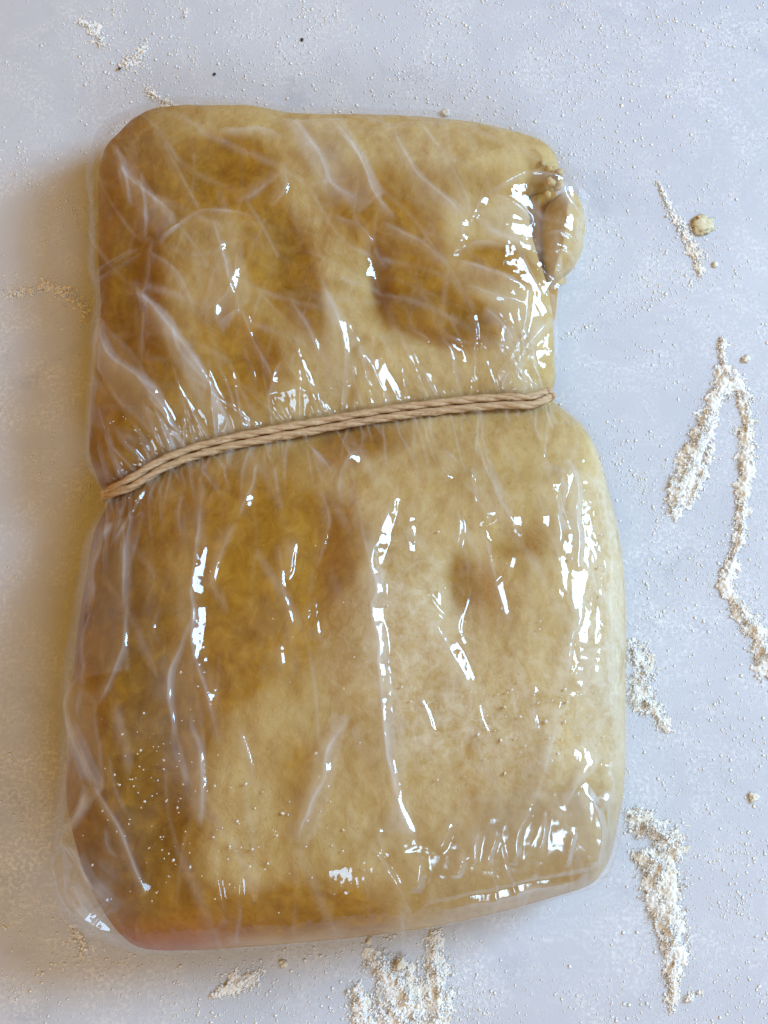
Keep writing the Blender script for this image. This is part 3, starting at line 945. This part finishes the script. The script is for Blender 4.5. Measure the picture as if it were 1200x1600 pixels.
def inside_parcel(xy, margin=0.004):
    x, y = xy[:, 0], xy[:, 1]
    ins = np.zeros(len(xy), bool)
    q = F_POLY
    j = len(q) - 1
    for i in range(len(q)):
        c = ((q[i, 1] > y) != (q[j, 1] > y)) & (x < (q[j, 0] - q[i, 0]) * (y - q[i, 1]) / (q[j, 1] - q[i, 1] + 1e-15) + q[i, 0])
        ins ^= c
        j = i
    d = seg_dist(x, y, q[::2], closed=True)
    return ins & (d > margin)


def flour_pile(name, label, strokes, n, height=0.0022, spread=0.35, brown=0.10, crumbs=0, cover=1.0):
    """a crumbly heap laid along strokes of (px, py, half width px)"""
    pos, rad, tone = [], [], []
    lens = [sum(math.dist(a[:2], b[:2]) * (a[2] + b[2]) for a, b in zip(s_, s_[1:])) for s_ in strokes]
    for st, Ln in zip(strokes, lens):
        k = int(3.2 * n * Ln / sum(lens))
        a = np.array(st, float)
        q = PP([(p[0], p[1]) for p in st], 0.0)
        w = a[:, 2] * PX
        segL = np.linalg.norm(np.diff(q, axis=0), axis=1) * (w[:-1] + w[1:])
        cum = np.r_[0, np.cumsum(segL)] / segL.sum()
        u = rng.random(k * 3)
        cx, cy, cw = np.interp(u, cum, q[:, 0]), np.interp(u, cum, q[:, 1]), np.interp(u, cum, w)
        off = np.clip(rng.normal(0, 0.5, k * 3), -2.2, 2.2)
        th = rng.uniform(0, 2 * math.pi, k * 3)
        x, y = cx + np.cos(th) * off * cw, cy + np.sin(th) * off * cw
        dens = fbm(x * 330, y * 330, 3, 3)
        keep = dens + 0.25 * (1 - np.abs(off)) > (0.55 - 0.12 * cover) + rng.uniform(-0.07, 0.07, k * 3)
        x, y, off = x[keep][:k], y[keep][:k], off[keep][:k]
        cw = cw[keep][:k]
        hh = np.clip(1 - np.abs(off) / 1.25, 0, 1)
        lump = fbm(x * 420, y * 420, 13, 3)
        z = rng.random(len(x)) ** 0.7 * hh * 0.65 * height * np.clip(lump * 2 - 0.35, 0.1, 1.4) * np.clip(cw / (22 * PX), 0.4, 1.2)
        r = rng.lognormal(math.log(0.00013), 0.5, len(x))
        r = np.clip(r, 0.00006, 0.0006)
        pos.append(np.c_[x, y, z + r * 0.5]); rad.append(r)
        tn = rng.random(len(x)) * 0.5 + 0.5 * (fbm(x * 130, y * 130, 29, 2) - 0.5)
        br = rng.random(len(x)) < brown * 0.12
        tone.append(np.where(br, rng.uniform(0.8, 1.0, len(x)), np.clip(tn, 0, 0.8)))
    pos, rad, tone = np.vstack(pos), np.concatenate(rad), np.concatenate(tone)
    nh = int(len(pos) * 0.6)                            # powder blown out round the heap
    pick = rng.integers(0, len(pos), nh)
    hal = pos[pick].copy()
    hal[:, :2] += rng.normal(0, 0.0034, (nh, 2)) * rng.random((nh, 1)) * 1.6
    hal[:, 2] = 0.00006
    pos = np.vstack([pos, hal]); rad = np.r_[rad, rng.uniform(0.00005, 0.00013, nh)]; tone = np.r_[tone, rng.uniform(0, 0.3, nh)]
    ok = ~inside_parcel(pos[:, :2])
    pos, rad, tone = pos[ok], rad[ok], tone[ok]
    allq = [(PP([(p[0], p[1]) for p in st], 0.0), np.array([p[2] for p in st]) * PX) for st in strokes]
    lo = np.min([q.min(0) for q, _ in allq], axis=0) - 0.008
    hi = np.max([q.max(0) for q, _ in allq], axis=0) + 0.008
    gx, gy = np.meshgrid(np.arange(lo[0], hi[0], 0.00036), np.arange(lo[1], hi[1], 0.00036))
    gx = gx + rng.normal(0, 0.00007, gx.shape); gy = gy + rng.normal(0, 0.00007, gy.shape)
    gh = np.full(gx.shape, -1.0)
    for q, w in allq:
        dd, tt = seg_dist(gx, gy, q, with_t=True)
        ww = np.interp(tt * (len(w) - 1), np.arange(len(w)), w)
        gh = np.maximum(gh, (1 - dd / (0.80 * ww)) * np.clip(ww / (22 * PX), 0.4, 1.2))
    gh = (np.clip(gh, -0.6, 1) + 1.5 * (fbm(gx * 330, gy * 330, 3, 3) - 0.62 + 0.14 * cover)) * height * 0.34 + (fbm(gx * 1300, gy * 1300, 6, 2) - 0.5) * 0.0010
    gh = np.where(inside_parcel(np.c_[gx.ravel(), gy.ravel()]).reshape(gx.shape), -1, gh)
    gv = np.c_[gx.ravel(), gy.ravel(), gh.ravel()]
    gf = grid_faces(*gx.shape)
    gf = gf[(gh.ravel()[gf] > 0.00003).all(1)]
    used = np.unique(gf)
    remap = np.zeros(len(gv), int); remap[used] = np.arange(len(used))
    gv, gf = gv[used], remap[gf]
    gt = np.vstack([gf[:, [0, 1, 2]], gf[:, [0, 2, 3]]]) if len(gf) else np.zeros((0, 3), int)
    gtone = np.clip(0.52 + 1.0 * (fbm(gv[:, 0] * 150, gv[:, 1] * 150, 29, 2) - 0.45) + rng.uniform(-0.15, 0.2, len(gv)), 0, 0.85)
    big = rad > 0.00022
    v, f, k = grains(pos[big], rad[big])
    v2, f2, k2 = grains(pos[~big], rad[~big], ico=False)
    o = mesh_obj(name, np.vstack([v, v2, gv]), np.vstack([f, f2 + len(v), gt + len(v) + len(v2)]), M_FLOUR, None, False, dict(tone=np.r_[np.repeat(tone[big], k), np.repeat(tone[~big], k2), gtone]))
    tag(o, label, 'flour', 'spilled flour heaps on the counter')
    return o


flour_pile('flour_heap', 'forked flour trail like an upside-down V beside the right edge', [
    [(1127, 528, 10), (1130, 560, 11), (1134, 588, 20), (1112, 640, 22), (1092, 690, 22), (1072, 735, 26), (1058, 775, 26), (1055, 800, 14)],
    [(1112, 700, 10), (1098, 740, 12), (1076, 790, 14)],
    [(1138, 585, 18), (1158, 606, 15), (1168, 640, 15), (1166, 700, 17), (1164, 750, 17), (1160, 800, 15), (1155, 850, 13), (1142, 880, 13), (1134, 915, 18), (1150, 945, 18), (1175, 970, 22), (1190, 1010, 25), (1205, 1050, 25)]], 9000, 0.0030)
flour_pile('flour_heap', 'ragged flour patch touching the parcel on its right side', [
    [(985, 1010, 15), (1005, 1040, 30), (998, 1085, 30), (1020, 1105, 22), (1042, 1140, 10)]], 2200, 0.0018, cover=0.4)
flour_pile('flour_heap', 'long tapering flour heap right of the lower parcel corner', [
    [(982, 1270, 14), (1000, 1283, 22), (1035, 1305, 28), (1055, 1330, 24)], [(1005, 1335, 18), (1030, 1350, 38), (1038, 1400, 36), (1046, 1450, 32), (1054, 1490, 22), (1052, 1530, 16), (1050, 1575, 8)], [(1075, 1560, 10), (1090, 1550, 8)]], 6500, 0.0032)
flour_pile('flour_heap', 'broad flour heap at the bottom edge below the parcel', [
    [(585, 1500, 22), (610, 1530, 40), (640, 1560, 48), (620, 1600, 55), (650, 1620, 55)], [(680, 1455, 14), (678, 1490, 18), (685, 1540, 28), (680, 1600, 28)], [(560, 1540, 18), (570, 1600, 24)]], 10500, 0.0022, cover=1.0)
flour_pile('flour_heap', 'small isolated flour clump below the parcel, left of the broad heap', [
    [(333, 1556, 8), (350, 1545, 14), (372, 1535, 20), (400, 1528, 14)]], 1100, 0.0022)
flour_pile('flour_heap', 'loose flour sprinkle in the upper left above the parcel', [
    [(130, 35, 16), (150, 50, 16), (160, 70, 14)], [(225, 78, 18), (210, 95, 18), (186, 107, 12)], [(285, 15, 10), (290, 26, 8)]], 420, 0.0008, cover=0.3)
flour_pile('flour_heap', 'small flour lump against the parcel top edge at upper left', [
    [(232, 143, 9), (250, 156, 12), (270, 162, 8)]], 220, 0.0014)
flour_pile('flour_heap', 'thin flour streak near the yellow crumb at upper right', [
    [(1028, 285, 6), (1040, 310, 8), (1052, 338, 10), (1068, 356, 16), (1080, 385, 11), (1092, 410, 11), (1094, 432, 8)]], 900, 0.0016)
flour_pile('flour_heap', 'faint flour band in the brown shadow left of the parcel', [
    [(20, 458, 18), (70, 446, 20), (110, 460, 22), (138, 490, 18)]], 420, 0.0007, cover=0.2)
flour_pile('flour_heap', 'little flour patch beside the film corner at lower left', [
    [(118, 1452, 10), (128, 1472, 12), (132, 1484, 8)]], 160, 0.0008)

# dusting over the whole counter
cx, cy = [], []
N = 120000
pxs, pys = rng.uniform(-30, 1230, N), rng.uniform(-30, 1630, N)
xy = np.array([P(a, b)[:2] for a, b in zip(pxs, pys)])
den = fbm(xy[:, 0] * 45, xy[:, 1] * 45, 81, 4)
den2 = fbm(xy[:, 0] * 200, xy[:, 1] * 200, 83, 3)
wgt = 0.10 + 1.5 * np.clip(den - 0.47, 0, 1) * 4 * np.clip(den2 - 0.35, 0, 1) * 3
spots = [(700, 90, 250, 110, .8), (900, 180, 140, 120, .9), (350, 90, 200, 90, .5), (960, 350, 60, 120, .5), (1120, 1250, 90, 200, .5), (1100, 900, 80, 90, .35), (550, 1560, 260, 60, .4), (230, 60, 140, 70, .3), (70, 290, 60, 40, .6), (500, 60, 60, 60, .4), (1000, 760, 40, 50, .5), (250, 1550, 200, 60, .25)]
for (a, b, sa, sb, g) in spots:
    wgt += g * np.exp(-((pxs - a) / sa) ** 2 - ((pys - b) / sb) ** 2)
wgt *= np.where((pxs < 170) & (pys > 520) & (pys < 1420), 0.35, 1)
wgt *= np.where((pys < 120) & (pxs < 90), 0.4, 1)
keep = rng.random(N) < wgt
lines = [[(1090, 440), (1040, 462), (990, 482), (940, 505), (880, 528)], [(1020, 20), (1060, 35), (1110, 60), (1180, 75)], [(860, 10), (930, 35), (990, 60)], [(30, 235), (45, 275), (60, 295)], [(95, 290), (110, 320), (120, 350)], [(470, 10), (490, 35), (530, 20)], [(1000, 740), (1010, 780), (1030, 820)]]
ex = []
for ln in lines:
    q = PP(ln, 0)
    q, _ = catmull(q, 30, closed=False)
    for p in q:
        for _ in range(3):
            ex.append(p + rng.normal(0, 0.0012, 2))
xy = np.vstack([xy[keep], np.array(ex)])
ok = ~inside_parcel(xy, 0.002)
xy = xy[ok]
rr = np.clip(rng.lognormal(math.log(0.00016), 0.6, len(xy)), 0.00006, 0.00055)
v, f, k = grains(np.c_[xy, rr * 0.3], rr, ico=False)
v[:, 2] *= 0.45
dust = mesh_obj('flour_dusting', v, f, M_FLOUR, None, False, dict(tone=np.repeat(rng.uniform(0, 0.55, len(xy)), k)))
tag(dust, 'fine white flour specks scattered over the marble', 'flour', kind='stuff')

# flour caught under and on the film, lower left of the parcel
sp, sr = [], []
for (a, b, sa, sb, n_) in [(240, 1210, 60, 110, 70), (330, 1330, 160, 60, 40), (850, 1120, 100, 90, 60), (930, 930, 40, 160, 60), (200, 680, 40, 60, 25), (420, 1290, 120, 110, 40), (620, 960, 200, 150, 40)]:
    for _ in range(n_):
        sp.append(P(a + rng.normal(0, sa * 0.6), b + rng.normal(0, sb * 0.6), 0.039)[:2])
        sr.append(min(rng.lognormal(math.log(0.00024), 0.4), 0.0006))
sp = np.array(sp); sr = np.array(sr)
okp = inside_parcel(sp, 0.008)
sp, sr = sp[okp], sr[okp]
zz, _ = taut(sp[:, 0], sp[:, 1])
v, f, k = grains(np.c_[sp, zz - 0.0004], sr)
fs = mesh_obj('trapped_flour', v, f, M_FLOUR, parcel, False, dict(tone=np.repeat(rng.uniform(0, 0.6, len(sp)), k)))
fs['kind'] = 'stuff'


# ------------------------------------------------------------------ crumbs and specks
def lump(name, px, py, size_px, mat, label, cat, z=0.0, flat=0.42, asp=1.0, rot=0.0, group=None):
    import bmesh
    bm = bmesh.new()
    bmesh.ops.create_icosphere(bm, subdivisions=3, radius=1)
    sd = random.uniform(0, 99)
    r = size_px * PX
    from mathutils import noise as mn
    for vv in bm.verts:
        nn = mn.noise(vv.co * 1.3 + Vector((sd, 0, 0))) * 0.5 + mn.noise(vv.co * 2.6 + Vector((0, sd, 0))) * 0.55
        vv.co *= (1 + nn)
        vv.co = Vector((vv.co.x * r * asp, vv.co.y * r, vv.co.z * r * flat))
    me = bpy.data.meshes.new(name)
    bm.to_mesh(me); bm.free()
    me.polygons.foreach_set('use_smooth', np.ones(len(me.polygons), bool))
    me.materials.append(mat)
    o = bpy.data.objects.new(name, me)
    COL.objects.link(o)
    q = P(px, py, z + r * flat * 0.6)
    o.location = (q[0], q[1], z + r * flat * 0.75)
    o.rotation_euler = (0, 0, rot)
    tag(o, label, cat, group)
    return o


CG = 'stray crumbs on the counter'
lump('dough_crumb', 1097, 352, 17, M_CRUMB, 'flat yellow dough crumb at upper right beside the flour streak', 'crumb', flat=0.22, asp=1.1, group=CG)
lump('dough_crumb', 626, 1506, 9, M_PALE, 'pale crumb sitting on the broad flour heap at the bottom', 'crumb', z=0.0012, asp=0.8, rot=-0.5, group=CG)
lump('dough_crumb', 577, 1471, 6, M_PALE, 'small pale crumb just under the parcel above the broad flour heap', 'crumb', asp=0.7, rot=-0.4, group=CG)
lump('dough_crumb', 443, 1506, 6, M_PALE, 'lone pale crumb between the two bottom flour heaps', 'crumb', group=CG)
lump('dough_crumb', 1166, 561, 6, M_PALE, 'small pale crumb beside the top of the forked flour trail', 'crumb', asp=1.3, group=CG)
lump('dough_crumb', 1177, 1246, 7, M_PALE, 'lone pale crumb near the right edge above the long flour heap', 'crumb', group=CG)
lump('dough_crumb', 1117, 413, 5, M_PALE, 'tiny crumb at the lower end of the upper right flour streak', 'crumb', group=CG)
lump('dough_crumb', 696, 176, 7, M_PALE, 'small crumb by the top edge of the parcel right of centre', 'crumb', group=CG)
lump('dark_speck', 472, 62, 3.5, M_DARK, 'larger black speck on the marble above the parcel', 'speck', asp=0.7, group='dark specks on the counter')
lump('dark_speck', 335, 116, 2.6, M_DARK, 'faint dark speck close above the parcel top', 'speck', group='dark specks on the counter')
lump('dark_speck', 187, 107, 2.4, M_DARK, 'dark speck in the loose flour sprinkle at upper left', 'speck', z=0.0006, group='dark specks on the counter')
